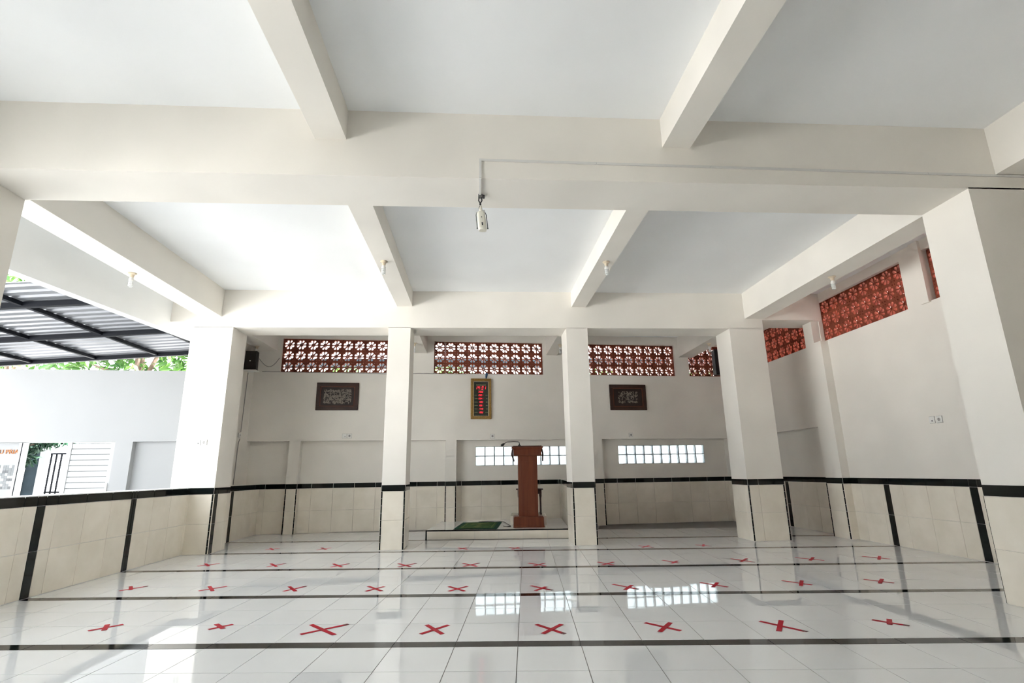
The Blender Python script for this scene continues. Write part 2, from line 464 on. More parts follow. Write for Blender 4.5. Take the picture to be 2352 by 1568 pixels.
# ------------------------------------------------------------------ left low wall and the wall behind it
def strips_at(x, base_y):
    o_ = []
    for s in STRIPS:
        y = (s + SP * (x - GX0)) / CP
        o_.append((y - base_y, y - base_y + 0.105))
    return o_
b = MB(); b.box(-4.40, XL, Y0, Y2F, -0.16, ZBAND - 0.012); b.box(-4.42, XL + 0.006, Y0, Y2F, ZBAND - 0.012, ZBAND + 0.006)
wl = tag(b.build('wall_left', ['grout_wall']), 'low beige tiled wall with black band along the yard side', 'wall', kind='structure')
wl.data.materials[0] = MATS['paint_white']
tile_face(wl, (XL, Y0), (0, 1), (1, 0), Y2F - Y0, 0.12, strips=strips_at(XL, Y0))
yl0, yl1 = Y2B, BY0 + BB * XL + 0.1
b = MB(); b.box(-4.405, XL, yl0, yl1 + 0.1, -0.16, ZBAND); b.box(-4.60, -4.405, Y2B - 0.2, yl1 + 0.1, -0.16, ZC)
b.box(-4.405, -4.385, yl0, 9.9, ZREC, ZC)
wlb = tag(b.build('wall_left_back', 'paint_cream'), 'cream side wall beside the black speaker, behind the column row', 'wall', kind='structure')
tile_face(wlb, (XL, yl0), (0, 1), (1, 0), yl1 + 0.05 - yl0, 0.1, strips=strips_at(XL, yl0))

# ------------------------------------------------------------------ back wall
ROS_Z0, PITCHB = 3.065, 0.2295
ROS_Z1 = ROS_Z0 + 3 * PITCHB
ROS = [(-3.915, 10), (-0.910, 10), (2.055, 10), (4.665, 4)]
ros_holes = [(x, x + n * PITCHB, ROS_Z0, ROS_Z1) for x, n in ROS]
GBW = 0.1935; GBZ0 = 1.203; GBZ1 = 1.203 + 2 * 0.1915
GB = [(-0.033, 10), (2.982, 10)]
gb_holes = [(x, x + n * GBW, GBZ0, GBZ1) for x, n in GB]
REC = 0.17
BX0, BX1 = -4.62, 5.95
b = MB()
holes_wall(b, BX0, BX1, ZREC, ZC, ros_holes, 0, REC, WB)
for x0, x1 in ((-3.630, -3.420), (-0.645, -0.428), (1.90, 2.592), (5.40, BX1)): b.box(x0, x1, 0, REC, -0.16, ZREC, WB)
holes_wall(b, BX0, BX1, -0.16, ZC, ros_holes + gb_holes, REC, REC + 0.11, WB)
wb = tag(b.build('wall_back', 'paint_cream'), 'cream back wall with shallow recesses, carved frames and clock', 'wall', kind='structure')
sB, nB = (BC, BS), (BS, -BC)
def back_tiles(x0, x1, off, start=0.0, c0=False, c1=False):
    p = WB(x0, off, 0); tile_face(wb, p[:2], sB, nB, (x1 - x0) * BL, start, corner0=c0, corner1=c1)
for x0, x1, off, st, c0, c1 in ((-4.16, -3.630, REC, 0.12, 0, 0), (-3.630, -3.420, 0, 0.5, 1, 1), (-3.420, -0.645, REC, 0.23, 0, 0), (-0.645, -0.428, 0, 0.5, 1, 1), (-0.428, 1.72, REC, 0.11, 0, 0), (1.90, 2.592, 0, 0.1, 0, 1), (2.592, 5.40, REC, 0.33, 0, 0), (5.40, 5.80, 0, 0.2, 1, 0)):
    back_tiles(x0, x1, off, st, c0, c1)
for x, sgn in ((-3.630, -1), (-3.420, 1), (-0.645, -1), (-0.428, 1), (2.592, 1), (5.40, -1)):     # recess jambs
    p = WB(x, 0, 0); tile_face(wb, p[:2], (-BS, BC), (sgn * BC, sgn * BS), REC, 0.0)

# ------------------------------------------------------------------ right wall
ROSR = [(8.745, 10, 'a'), (6.435, 8, 'b'), (3.76, 10, 'c')]
RREC = 0.12
def WR(y, off, z): return (XR + off, y, z)
rh = [(y, y + n * PITCHB, 3.115, 3.115 + 3 * PITCHB) for y, n, _ in ROSR]
b = MB()
yend = 11.55
# upper layer, recess from the back corner to the pilaster
holes_wall(b, Y0, yend, ZREC + 0.03, ZC, [(rh[0][0] - 0.16, yend, 3.115, 3.115 + 3 * PITCHB), (rh[1][0], rh[1][1], 3.115, 3.85 - 0.05), (rh[2][0] - 0.1, rh[2][1] + 0.02, 3.115, 3.115 + 3 * PITCHB)], 0, RREC, WR)
b.box(Y0, 8.52, 0, RREC, -0.16, ZREC + 0.03, WR)
holes_wall(b, Y0, yend, -0.16, ZC, rh, RREC, RREC + 0.12, WR)
b.box(8.12, 8.52, -0.13, 0.01, -0.16, 3.10, WR)          # pilaster
b.box(8.12 + 0.17, 8.52, -0.13, 0.01, 3.10, ZC, WR)
b.box(6.06, 6.20, -0.035, 0.02, 3.10, ZC, WR)
wr = tag(b.build('wall_right', 'paint_cream'), 'cream side wall with red flower block openings and a pilaster', 'wall', kind='structure')
tile_face(wr, (XR, Y0), (0, 1), (-1, 0), 8.12 - Y0, 0.3, strips=strips_at(XR, Y0))
tile_face(wr, (XR - 0.13, 8.12), (0, 1), (-1, 0), 0.40, 0.5, corner0=True, corner1=True)
tile_face(wr, (XR - 0.13, 8.12), (1, 0), (0, -1), 0.13, 0.0)
tile_face(wr, (XR + RREC, 8.52), (0, 1), (-1, 0), 2.9, 0.25, strips=strips_at(XR + RREC, 8.52))

b = MB(); b.box(FRONT_X, XR + 0.24, Y0 - 0.15, Y0, -0.16, ZC); b.box(-4.40, FRONT_X, Y0 - 0.15, Y0, 2.5, ZC)  # added out of view to hold back light from behind
tag(b.build('wall_blocker_rear', 'paint_cream'), 'added cream wall behind the camera that cuts the rear light', 'wall', kind='structure')
b = MB(); b.box(2.45, 2.6, Y0 + 0.01, 1.1, -0.16, ZC); b.box(2.6, XR, 0.95, 1.1, -0.16, ZC)  # unseen walls added to keep rear light off the right-hand column and beam
tag(b.build('wall_blocker_right', 'paint_cream'), 'added cream walls behind the camera that screen the right side from light', 'wall', kind='structure')

b = MB(); b.box(-4.40, XL, Y0, 0.2, ZBAND + 0.006, ZC); b.box(-4.40, XL, 0.2, Y1F, 2.85, ZC)  # unseen wall and lintel added to limit yard light in the near bay
tag(b.build('wall_blocker_left', 'paint_cream'), 'added cream wall above the low tiled wall, dimming the bay over the camera', 'wall', kind='structure')

# ------------------------------------------------------------------ flower breeze blocks
def block_mesh():
    cu = bpy.data.curves.new('breeze', 'CURVE'); cu.dimensions = '2D'; cu.fill_mode = 'BOTH'; cu.extrude = 0.036
    def spl(pts):
        s = cu.splines.new('POLY'); s.points.add(len(pts) - 1)
        for p, q in zip(s.points, pts): p.co = (q[0], q[1], 0, 1)
        s.use_cyclic_u = True
    hw = PITCHB / 2 - 0.0008
    spl([(-hw, -hw), (hw, -hw), (hw, hw), (-hw, hw)])
    for k in range(8):
        tc = math.radians(22.5 + 45 * k)
        side = [(r, (math.radians(22.5) - math.asin(0.0060 / r)) * f) for r, f in ((0.026, 0.6), (0.040, 1), (0.062, 1), (0.080, 1))]
        outer = []
        for a in (14.5, 10.5, 5.0, 0.0, -5.0, -10.5, -14.5):
            t = tc + math.radians(a); lim = 0.095 / max(abs(math.cos(t)), abs(math.sin(t)))
            outer.append((min(lim, 0.1005 - 0.010 * (a / 14.5) ** 2), math.radians(a)))
        allp = [(r, a) for r, a in side] + outer + [(r, -a) for r, a in reversed(side)]
        spl([(r * math.cos(tc + a), r * math.sin(tc + a)) for r, a in allp])
    for cx, cy, r in [(0, 0, 0.011)] + [(sx * 0.091, sy * 0.091, 0.0095) for sx in (-1, 1) for sy in (-1, 1)]:
        spl([(cx + r * math.cos(t * math.pi / 4), cy + r * math.sin(t * math.pi / 4)) for t in range(8)])
    ob = bpy.data.objects.new('breeze', cu); COL.objects.link(ob)
    bpy.context.view_layer.update()
    me = bpy.data.meshes.new_from_object(ob.evaluated_get(bpy.context.evaluated_depsgraph_get()))
    bpy.data.objects.remove(ob); bpy.data.curves.remove(cu)
    me.transform(Matrix.Rotation(math.pi / 2, 4, 'X')); me.materials.clear(); me.materials.append(MATS['terracotta']); me.name = 'breeze_block'
    return me
BM_ = block_mesh()
wn = 0
def roster(o_fn, s, n_, cols, label):
    global wn
    wn += 1
    w = thing('window_%d' % wn, label, 'block screen', o_fn(0, 0), kind='structure')
    base = Vector(w.location)
    for r in range(3):
        for c in range(cols):
            p = Vector(o_fn((c + 0.5) * PITCHB, (r + 0.5) * PITCHB)) - base
            link('breeze_block', BM_, frame_matrix(p, s, n_), w)
for (x, n), lb in zip(ROS, ('brick-red flower block screen above the carved frame beside the black speaker', 'brick-red flower block screen above the clock', 'brick-red flower block screen above the carved frame near the side wall', 'brick-red flower block screen in the far corner, mostly hidden by a wide column')):
    roster(lambda a, z, x=x: WB(x + a * BC, 0.085, ROS_Z0 + z), sB, (-BS, BC), n, lb)
for (y, n, k), lb in zip(ROSR, ('small-looking orange flower block screen on the side wall, beside the wide column', 'long orange flower block screen on the side wall, wholly in view', 'orange flower block screen mostly hidden behind the large column at the picture edge')):
    roster(lambda a, z, y=y, k=k: (XR + (0.07 if k != 'c' else 0.075) + 0.03, y + a, 3.115 + z), (0, 1), (1, 0), n, lb)

# ------------------------------------------------------------------ glass block windows
gb = MB()
w_, h_, d_ = GBW - 0.014, 0.1915 - 0.014, 0.075
gb.box(-w_ / 2, w_ / 2, -d_ / 2, d_ / 2, -h_ / 2, h_ / 2)
GBM = gb.mesh('glass_block', 'block_glass')
for (x, n), lb in zip(GB, ('two-row glass block window behind the lectern', 'two-row glass block window in the recess beyond the lectern, near the corner')):
    wn += 1
    fr = MB()
    for c in range(n + 1): fr.box(x + c * GBW - 0.008, x + c * GBW + 0.008, REC + 0.010, REC + 0.10, GBZ0 - 0.004, GBZ1 + 0.004, WB)
    for r in range(3): fr.box(x, x + n * GBW, REC + 0.011, REC + 0.099, GBZ0 + r * 0.1915 - 0.008, GBZ0 + r * 0.1915 + 0.008, WB)
    w = tag(fr.build('window_%d' % wn, 'mortar_dark'), lb, 'window', kind='structure')
    for c in range(n):
        for r in range(2):
            p = WB(x + (c + 0.5) * GBW, REC + 0.055, GBZ0 + (r + 0.5) * 0.1915)
            link('glass_block', GBM, frame_matrix(p, sB, (-BS, BC)), w)

# ------------------------------------------------------------------ platform, partition and step
def gmap(u, v, z): return grid(u, v, z)
PU0, PU1, PV0, PZ = -1.612, 0.764, 9.225, 0.15
def clip_back(poly, off=0.165):
    return clip(poly, -BB, 1, BY0 + off)
pf = thing('platform', 'low tiled platform with black edge under the lectern and rug', 'platform', grid(0, 9.225, 0))
pbase = Vector(pf.location)
def rel(p): return (p[0] - pbase.x, p[1] - pbase.y, p[2] - pbase.z)
poly = clip_back([grid(PU0, PV0)[:2], grid(PU1, PV0)[:2], grid(PU1, 11.4)[:2], grid(PU0, 11.4)[:2]])
b = MB(); b.prism([(p[0] - pbase.x, p[1] - pbase.y) for p in poly], 0.0, PZ - 0.006); b.build('core', 'grout_light', pf)
for r in range(5):
    for i in range(-5, 3):
        u0, u1 = max(i * T, PU0), min((i + 1) * T, PU1); v0, v1 = PV0 + 0.02 + r * 0.42, PV0 + 0.02 + (r + 1) * 0.42
        if u1 - u0 < 0.02: continue
        q = clip_back([grid(u0 + .0016, v0 + .0016)[:2], grid(u1 - .0016, v0 + .0016)[:2], grid(u1 - .0016, v1 - .0016)[:2], grid(u0 + .0016, v1 - .0016)[:2]])
        if len(q) < 3 or area(q) < 0.002: continue
        b = MB(); b.prism([(p[0] - pbase.x, p[1] - pbase.y) for p in q], PZ - 0.006, PZ); b.build('floor_tile', 'floor_glaze', pf)
for i in range(-5, 3):
    u0, u1 = max(i * T, PU0 + 0.018), min((i + 1) * T, PU1)
    if u1 - u0 < 0.02: continue
    b = MB(); b.box(u0 + .0016, u1 - .0016, PV0 - 0.008, PV0, 0.003, PZ - 0.02, lambda x, y, z: rel(gmap(x, y, z))); b.build('riser_tile', 'tile_beige', pf)
b = MB(); b.box(PU0 - 0.004, PU1, PV0 - 0.012, PV0 + 0.018, PZ - 0.018, PZ + 0.002, lambda x, y, z: rel(gmap(x, y, z)))
b.box(PU0 - 0.006, PU0 + 0.016, PV0 - 0.011, PV0 + 0.004, 0.0, PZ - 0.018, lambda x, y, z: rel(gmap(x, y, z)))
b.build('edge_trim', 'tile_black', pf)
b = MB(); b.box(0.777, 0.97, Y2B / CP + 0.15, 11.05, -0.16, ZBAND, gmap)
pt = tag(b.build('partition', 'paint_cream'), 'low tiled partition beside the platform, behind the slim column', 'wall', kind='structure')
o_ = grid(0.777, 8.95); tile_face(pt, o_[:2], (-SP, CP), (-CP, -SP), 2.10, 0.2)
b = MB(); b.box(-0.23, 0.42, 9.97, 10.75, PZ + 0.0021, 0.30, gmap)
tag(b.build('seat_step', 'tile_beige', bevel=0.004), 'small tiled step behind the lectern, partly hidden', 'step')

# ------------------------------------------------------------------ lectern with microphone
LX, LY = 0.868, 9.41
lec = thing('lectern', 'tall reddish brown wooden lectern on the low platform', 'lectern', (LX, LY, PZ + 0.0015), rz=-0.05)
def taper(b, w0, d0, z0, w1, d1, z1, yc=0.20):
    b.hexa([(-w0 / 2, yc - d0 / 2, z0), (w0 / 2, yc - d0 / 2, z0), (w0 / 2, yc + d0 / 2, z0), (-w0 / 2, yc + d0 / 2, z0), (-w1 / 2, yc - d1 / 2, z1), (w1 / 2, yc - d1 / 2, z1), (w1 / 2, yc + d1 / 2, z1), (-w1 / 2, yc + d1 / 2, z1)])
b = MB(); taper(b, 0.535, 0.42, 0.0, 0.525, 0.41, 0.025); taper(b, 0.520, 0.405, 0.025, 0.512, 0.395, 0.165); taper(b, 0.50, 0.385, 0.165, 0.49, 0.375, 0.176)
b.build('base', 'wood_brown', lec, bevel=0.004)
b = MB(); taper(b, 0.332, 0.30, 0.176, 0.336, 0.30, 1.195)
body = b.build('body', 'wood_brown', lec, bevel=0.003)
b = MB(); b.box(-0.12, 0.12, 0.042, 0.051, 0.26, 1.10); b.build('front_panel', 'wood_brown', body, bevel=0.004)
b = MB(); taper(b, 0.485, 0.40, 1.193, 0.492, 0.405, 1.215); taper(b, 0.492, 0.40, 1.215, 0.496, 0.405, 1.295); taper(b, 0.496, 0.405, 1.295, 0.552, 0.45, 1.335); taper(b, 0.556, 0.454, 1.335, 0.556, 0.454, 1.348)
b.build('head', 'wood_brown', lec, bevel=0.003)
b = MB(); b.hexa([(-0.25, 0.00, 1.348), (0.25, 0.00, 1.348), (0.25, 0.38, 1.348), (-0.25, 0.38, 1.348), (-0.25, 0.00, 1.365), (0.25, 0.00, 1.365), (0.25, 0.38, 1.352), (-0.25, 0.38, 1.352)]); b.build('reading_board', 'wood_dark', lec)
for s in (-1, 1):
    b = MB(); b.tube([(s * 0.262, 0.12, 1.31), (s * 0.275, 0.10, 1.22), (s * (0.235 if s < 0 else 0.268), 0.09, 1.10)], [0.012, 0.014, 0.011], 8); b.tube([(s * 0.252, 0.12, 1.20), (s * 0.29, 0.12, 1.20)], 0.012, 8)
    b.build('side_bracket', 'wood_dark', lec, smooth=True)
mic = thing('microphone', 'black gooseneck microphone bent over the lectern top', 'microphone', (LX - 0.14, LY + 0.02, PZ + 1.367))
b = MB(); b.lathe([(0.024, 0.0), (0.024, 0.008), (0.010, 0.014), (0.008, 0.03)], seg=14); b.build('base', 'black_plastic', mic, smooth=False)
b = MB(); b.tube([(0.0, 0, 0.02), (0.0, 0, 0.045), (-0.006, 0, 0.06), (-0.02, 0, 0.068), (-0.10, 0, 0.072), (-0.215, 0, 0.066), (-0.235, 0, 0.058), (-0.27, 0, 0.034)], 0.0055, 8); b.build('gooseneck', 'black_plastic', mic, smooth=True)
b = MB(); b.tube([(-0.262, 0, 0.040), (-0.275, 0, 0.030), (-0.30, 0, 0.016), (-0.317, 0, 0.006), (-0.323, 0, 0.001)], [0.007, 0.019, 0.023, 0.017, 0.005], 12); b.build('windscreen', 'black_plastic', mic, smooth=True)

# side table behind the lectern
st = thing('side_table', 'small dark brown wooden table half hidden behind the lectern', 'table', (0.965, 10.22, 0.3015), rz=PHI)
b = MB(); b.box(-0.25, 0.25, -0.20, 0.20, 0.445, 0.465); b.build('tabletop', 'wood_dark', st, bevel=0.003)
b = MB(); b.box(-0.22, 0.22, -0.17, 0.17, 0.37, 0.4449); b.build('apron', 'wood_dark', st)
for sx in (-1, 1):
    for sy in (-1, 1):
        b = MB(); b.lathe([(0.016, 0.0), (0.020, 0.02), (0.013, 0.04), (0.013, 0.30), (0.020, 0.33), (0.020, 0.372)], (sx * 0.20, sy * 0.15, 0), 10); b.build('leg', 'wood_dark', st, smooth=True)

# prayer rug
RO = Vector((-0.404, 9.379, PZ + 0.001)); EX = Vector((0.722, -0.08, 0)); EY = Vector((0.13, 1.15, 0))
rug = thing('prayer_rug', 'green patterned prayer rug with dark fringe on the platform', 'rug', RO)
def rmap(u, v, z): return tuple(EX * u + EY * v + Vector((0, 0, z)))
b = MB(); b.box(0, 1, 0, 1, 0, 0.008, rmap); b.build('border', 'rug_border', rug)
b = MB(); b.box(0.09, 0.91, 0.06, 0.94, 0.008, 0.0095, rmap); b.build('field', 'rug_green', rug)
b = MB()
for (u0, u1, v0, v1) in ((0.14, 0.86, 0.10, 0.115), (0.14, 0.86, 0.885, 0.90), (0.14, 0.165, 0.10, 0.90), (0.835, 0.86, 0.10, 0.90)): b.box(u0, u1, v0, v1, 0.0095, 0.0105, rmap)
for k in range(7): b.prism([(0.5 + 0.05 * math.cos(t) * (1 + k % 2), 0.2 + k * 0.1 + 0.04 * math.sin(t)) for t in [i * math.pi / 3 for i in range(6)]], 0.0095, 0.0105, rmap)
b.prism([(0.25, 0.62), (0.75, 0.62), (0.72, 0.70), (0.5, 0.84), (0.28, 0.70)], 0.0095, 0.0100, rmap)
b.build('motif', 'rug_motif', rug)
b = MB()
for v0, v1 in ((-0.035, 0.0), (1.0, 1.035)):
    for k in range(40):
        u = (k + 0.5) / 40; j = random.uniform(-0.008, 0.008); b.box(u - 0.009, u + 0.006, v0, v1, 0.0008, 0.004, lambda x, y, z, j=j, v1=v1: rmap(x + (j if abs(y) > 0.01 and abs(y - 1) > 0.01 else 0), y, z))
fr = b.build('fringe', 'rug_fringe', rug); fr['kind'] = 'stuff'
for pts, lb in ((((0.30, 10.62), (0.18, 10.66), (0.02, 10.63), (0.10, 10.58), (0.30, 10.57), (0.42, 10.66), (0.50, 10.5), (0.53, 10.2), (0.55, 10.0), (0.57, 9.86)), 'thin black cable looping along the back wall towards the lectern'),
                (((0.44, 9.72), (0.50, 9.62), (0.55, 9.64), (0.57, 9.70), (0.575, 9.78)), 'short black cable curling on the platform beside the lectern base')):
    b = MB(); sm = []
    P = [Vector((x, y, PZ + 0.0055)) for x, y in pts]
    for i in range(len(P) - 1):
        p0, p1, p2, p3 = P[max(i - 1, 0)], P[i], P[i + 1], P[min(i + 2, len(P) - 1)]
        for k in range(6):
            t = k / 6; sm.append(0.5 * ((2 * p1) + (p2 - p0) * t + (2 * p0 - 5 * p1 + 4 * p2 - p3) * t * t + (3 * p1 - p0 - 3 * p2 + p3) * t ** 3))
    sm.append(P[-1]); b.tube(sm, 0.005, 6)
    tag(b.build('cable', 'wire_dark', smooth=True), lb, 'cable')

# ------------------------------------------------------------------ carved frames and clock
def wall_thing(name, label, cat, x, z, off=0.0, group=None):
    o = thing(name, label, cat, WB(x, off, z), group=group, rz=math.atan(BB)); return o
def ring(b, w, h, t, y0, y1):
    b.box(-w / 2, w / 2, y0, y1, h / 2 - t, h / 2); b.box(-w / 2, w / 2, y0, y1, -h / 2, -h / 2 + t)
    b.box(-w / 2, -w / 2 + t, y0, y1, -h / 2 + t, h / 2 - t); b.box(w / 2 - t, w / 2, y0, y1, -h / 2 + t, h / 2 - t)
def stroke(b, pts, r0, r1, y0, y1, n=10):
    P = [Vector((x, 0, z)) for x, z in pts]; sm = []
    for i in range(len(P) - 1):
        p0, p1, p2, p3 = P[max(i - 1, 0)], P[i], P[i + 1], P[min(i + 2, len(P) - 1)]
        for k in range(4):
            t = k / 4; sm.append(0.5 * ((2 * p1) + (p2 - p0) * t + (2 * p0 - 5 * p1 + 4 * p2 - p3) * t * t + (3 * p1 - p0 - 3 * p2 + p3) * t ** 3))
    sm.append(P[-1]); m = len(sm)
    L, R = [], []
    for i, p in enumerate(sm):
        d = (sm[min(i + 1, m - 1)] - sm[max(i - 1, 0)]).normalized(); nrm = Vector((-d.z, 0, d.x))
        q = i / (m - 1); r = r0 + (r1 - r0) * math.sin(math.pi * q)
        L.append(p + nrm * r); R.append(p - nrm * r)
    for i in range(m - 1):
        b.hexa([(L[i].x, y0, L[i].z), (R[i].x, y0, R[i].z), (R[i + 1].x, y0, R[i + 1].z), (L[i + 1].x, y0, L[i + 1].z), (L[i].x, y1, L[i].z), (R[i].x, y1, R[i].z), (R[i + 1].x, y1, R[i + 1].z), (L[i + 1].x, y1, L[i + 1].z)])
def carved(x, z, label, seed, iw, ih, n):
    rnd = random.Random(seed)
    c = wall_thing('carved_frame', label, 'wall art', x, z)
    w, h = 0.81, 0.545
    b = MB(); ring(b, w, h, 0.075, -0.040, -0.002); b.build('frame', 'wood_dark', c, bevel=0.006)
    b = MB(); ring(b, w - 0.15, h - 0.15, 0.010, -0.034, -0.006); b.build('inner_moulding', 'wood_brown', c)
    b = MB(); b.box(-w / 2 + 0.06, w / 2 - 0.06, -0.014, -0.003, -h / 2 + 0.06, h / 2 - 0.06); p = b.build('carved_panel', 'wood_carved', c)
    b = MB()
    for k in range(n):      # pierced gaps and strokes of the lettering
        cx, cz = rnd.uniform(-iw, iw), rnd.choice((-0.75, -0.38, 0.0, 0.38, 0.75)) * ih + rnd.uniform(-0.02, 0.02)
        ang = rnd.choice((math.pi / 2, math.pi / 2, 0.25, 2.6)) + rnd.uniform(-0.3, 0.3); ln = rnd.uniform(0.02, 0.06)
        bend = rnd.uniform(-0.025, 0.025); dx, dz = math.cos(ang), math.sin(ang)
        pts = [(cx - dx * ln / 2, cz - dz * ln / 2), (cx - dz * bend, cz + dx * bend), (cx + dx * ln / 2, cz + dz * ln / 2)]
        pts = [(max(-iw, min(iw, a)), max(-ih, min(ih, e))) for a, e in pts]
        stroke(b, pts, 0.0015, rnd.uniform(0.003, 0.0085), -0.0165, -0.0135)
    b.build('lettering', 'carving_light', p)
carved(-2.787, 2.578, 'dark carved calligraphy frame beside the slim column, dense pale lettering', 3, 0.262, 0.150, 300)
carved(3.208, 2.588, 'dark carved calligraphy frame nearer the side wall, sparse pale lettering', 11, 0.215, 0.125, 115)

ck = wall_thing('digital_clock', 'gold framed digital prayer clock showing 14:31 in red', 'clock', 0.062, 2.545)
CW, CH = 0.422, 0.832
b = MB(); ring(b, CW, CH, 0.032, -0.045, -0.002); ring(b, CW - 0.05, CH - 0.05, 0.035, -0.036, -0.002); b.build('frame', 'gold', ck, bevel=0.005)
b = MB(); ring(b, CW - 0.116, CH - 0.116, 0.006, -0.031, -0.004); b.build('liner', 'white_plastic', ck)
b = MB(); b.box(-CW / 2 + 0.055, CW / 2 - 0.055, -0.022, -0.003, -CH / 2 + 0.055, CH / 2 - 0.055); face = b.build('face', 'clock_face', ck)
SEG = {'0': 'abcdef', '1': 'bc', '2': 'abged', '3': 'abgcd', '4': 'fgbc', '5': 'afgcd', '6': 'afgedc', '7': 'abc', '8': 'abcdefg', '9': 'abcdfg'}
def digits(b, text, xc, zc, h, y0=-0.0255, y1=-0.0215):
    w = h * 0.55; t = h * 0.15; adv = w * 1.5; n = sum(0.5 if ch == ':' else 1 for ch in text); x = xc - n * adv / 2
    for ch in text:
        if ch == ':':
            for dz in (-0.22, 0.22): b.box(x + 0.12 * adv, x + 0.12 * adv + t, y0, y1, zc + dz * h - t / 2, zc + dz * h + t / 2)
            x += adv * 0.5; continue
        sk = lambda p, q, r: (p + 0.16 * (r - zc), q, r)
        for s in SEG[ch]:
            if s in 'agd':
                zz = {'a': h / 2, 'g': 0, 'd': -h / 2}[s]; b.box(x, x + w, y0, y1, zc + zz - t / 2, zc + zz + t / 2, sk)
            else:
                xx = x + w - t if s in 'bc' else x; z0, z1 = (0, h / 2) if s in 'bf' else (-h / 2, 0); b.box(xx, xx + t, y0, y1, zc + z0, zc + z1, sk)
        x += adv
h_ = 0.062; adv_ = h_ * 0.55 * 1.5
for ch, xx in (('1', -1.75), ('4', -0.75), (':', 0.0), ('3', 0.75), ('1', 1.75)):
    b = MB(); digits(b, ch, xx * adv_, 0.225, h_); o = b.build('digit', 'led_red', face)
    if ch == ':': o['kind'] = 'stuff'
for k, tx in enumerate(('2860', '0321', '0341', '1302', '1501', '1749', '1902')):
    b = MB(); digits(b, tx, 0.0, 0.142 - k * 0.0705, 0.030); o = b.build('row_digits', 'led_red', face); o['kind'] = 'stuff'
b = MB()
def print_bar(x0, x1, z, h):
    x = x0
    while x < x1 - 0.004:
        w = random.uniform(0.005, 0.011); b.box(x, min(x + w, x1), -0.0235, -0.0215, z - h / 2, z + h / 2 * random.uniform(0.5, 1)); x += w + 0.003
print_bar(-0.10, 0.10, 0.285, 0.016); print_bar(-0.06, 0.06, 0.178, 0.010)
for k in range(1, 7):
    z = 0.142 - k * 0.0705; print_bar(-0.135, -0.07, z, 0.010); print_bar(0.09 if k in (1, 6) else 0.10, 0.14, z, 0.009)
o = b.build('printed_names', 'print_green', face); o['kind'] = 'stuff'
b = MB()
p = [WB(0.165, -0.012, 2.963), WB(0.172, -0.015, 3.01), WB(0.182, -0.010, 3.07), WB(0.19, 0.02, 3.09)]
b.tube(p, [0.008, 0.022, 0.024, 0.010], 8); tag(b.build('clock_cable', 'wire_blue', smooth=True), 'dark blue plug and cable between the clock and the block screen', 'cable')

# ------------------------------------------------------------------ sockets and switches
def plate(name, label, cat, M, kind):
    o = thing(name, label, cat); o.matrix_basis = M
    b = MB(); b.box(-0.041, 0.041, -0.010, 0.0, -0.041, 0.041); pl = b.build('plate', 'socket_white', o, bevel=0.004)
    b = MB(); b.box(-0.0438, 0.0438, -0.003, 0.0, -0.0438, 0.0438); b.build('shadow_outline', 'socket_shadow', o)  # grey edge stands in for the thin shadow gap round the plate
    if kind == 'socket':
        b = MB(); b.lathe([(0.026, 0), (0.026, 0.006), (0.022, 0.006), (0.021, 0.0015)], seg=20); r = b.build('rim', 'socket_white', o)
        r.matrix_basis = Matrix.Translation((0, -0.009, 0)) @ Matrix.Rotation(math.pi / 2, 4, 'X')
        b = MB(); b.lathe([(0.021, 0), (0.021, 0.002)], seg=20); b.box(-0.004, 0.004, -0.012, -0.006, 0.0015, 0.0026, mi=1); b.box(-0.004, 0.004, 0.006, 0.012, 0.0015, 0.0026, mi=1); r = b.build('insert', ['socket_grey', 'slot_dark'], o)
        r.matrix_basis = Matrix.Translation((0, -0.0095, 0)) @ Matrix.Rotation(math.pi / 2, 4, 'X')
    else:
        b = MB(); b.box(-0.024, 0.024, -0.015, -0.0095, -0.024, 0.024); b.build('rocker', 'white_plastic', o, bevel=0.003)
        b = MB(); b.box(0.004, 0.018, -0.0165, -0.0148, -0.020, -0.006); b.build('marker', 'slot_dark', o)
    return o
def Mface(p, s): return frame_matrix(p, s, (-s[1], s[0]))
for (M, k, lb) in (
        (Mface((-4.125, Y2F, 1.558), (1, 0)), 'switch', 'white light switch on the wide column near the yard'),
        (Mface((-4.035, Y2F, 1.558), (1, 0)), 'socket', 'white power socket on the wide column near the yard'),
        (Mface((-4.385, 10.14, 1.80), (0, 1)), 'socket', 'white power socket on the side wall below the black speaker, at the conduit'),
        (Mface(WB(-2.610, 0, 1.803), sB), 'switch', 'white light switch on the back wall below the dense carved frame'),
        (Mface(WB(-2.515, 0, 1.803), sB), 'socket', 'white power socket on the back wall below the dense carved frame'),
        (Mface(WB(0.294, 0, 1.783), sB), 'socket', 'white power socket on the back wall below the clock'),
        (Mface(WB(3.223, 0, 1.794), sB), 'socket', 'white power socket on the back wall below the sparse carved frame'),
        (Mface((XR, 6.410, 1.634), (0, -1)), 'switch', 'white light switch on the side wall below the long orange block screen'),
        (Mface((XR, 6.300, 1.630), (0, -1)), 'socket', 'white power socket on the side wall below the long orange block screen')):
    plate('wall_socket' if k == 'socket' else 'light_switch', lb, 'socket' if k == 'socket' else 'switch', M, k)

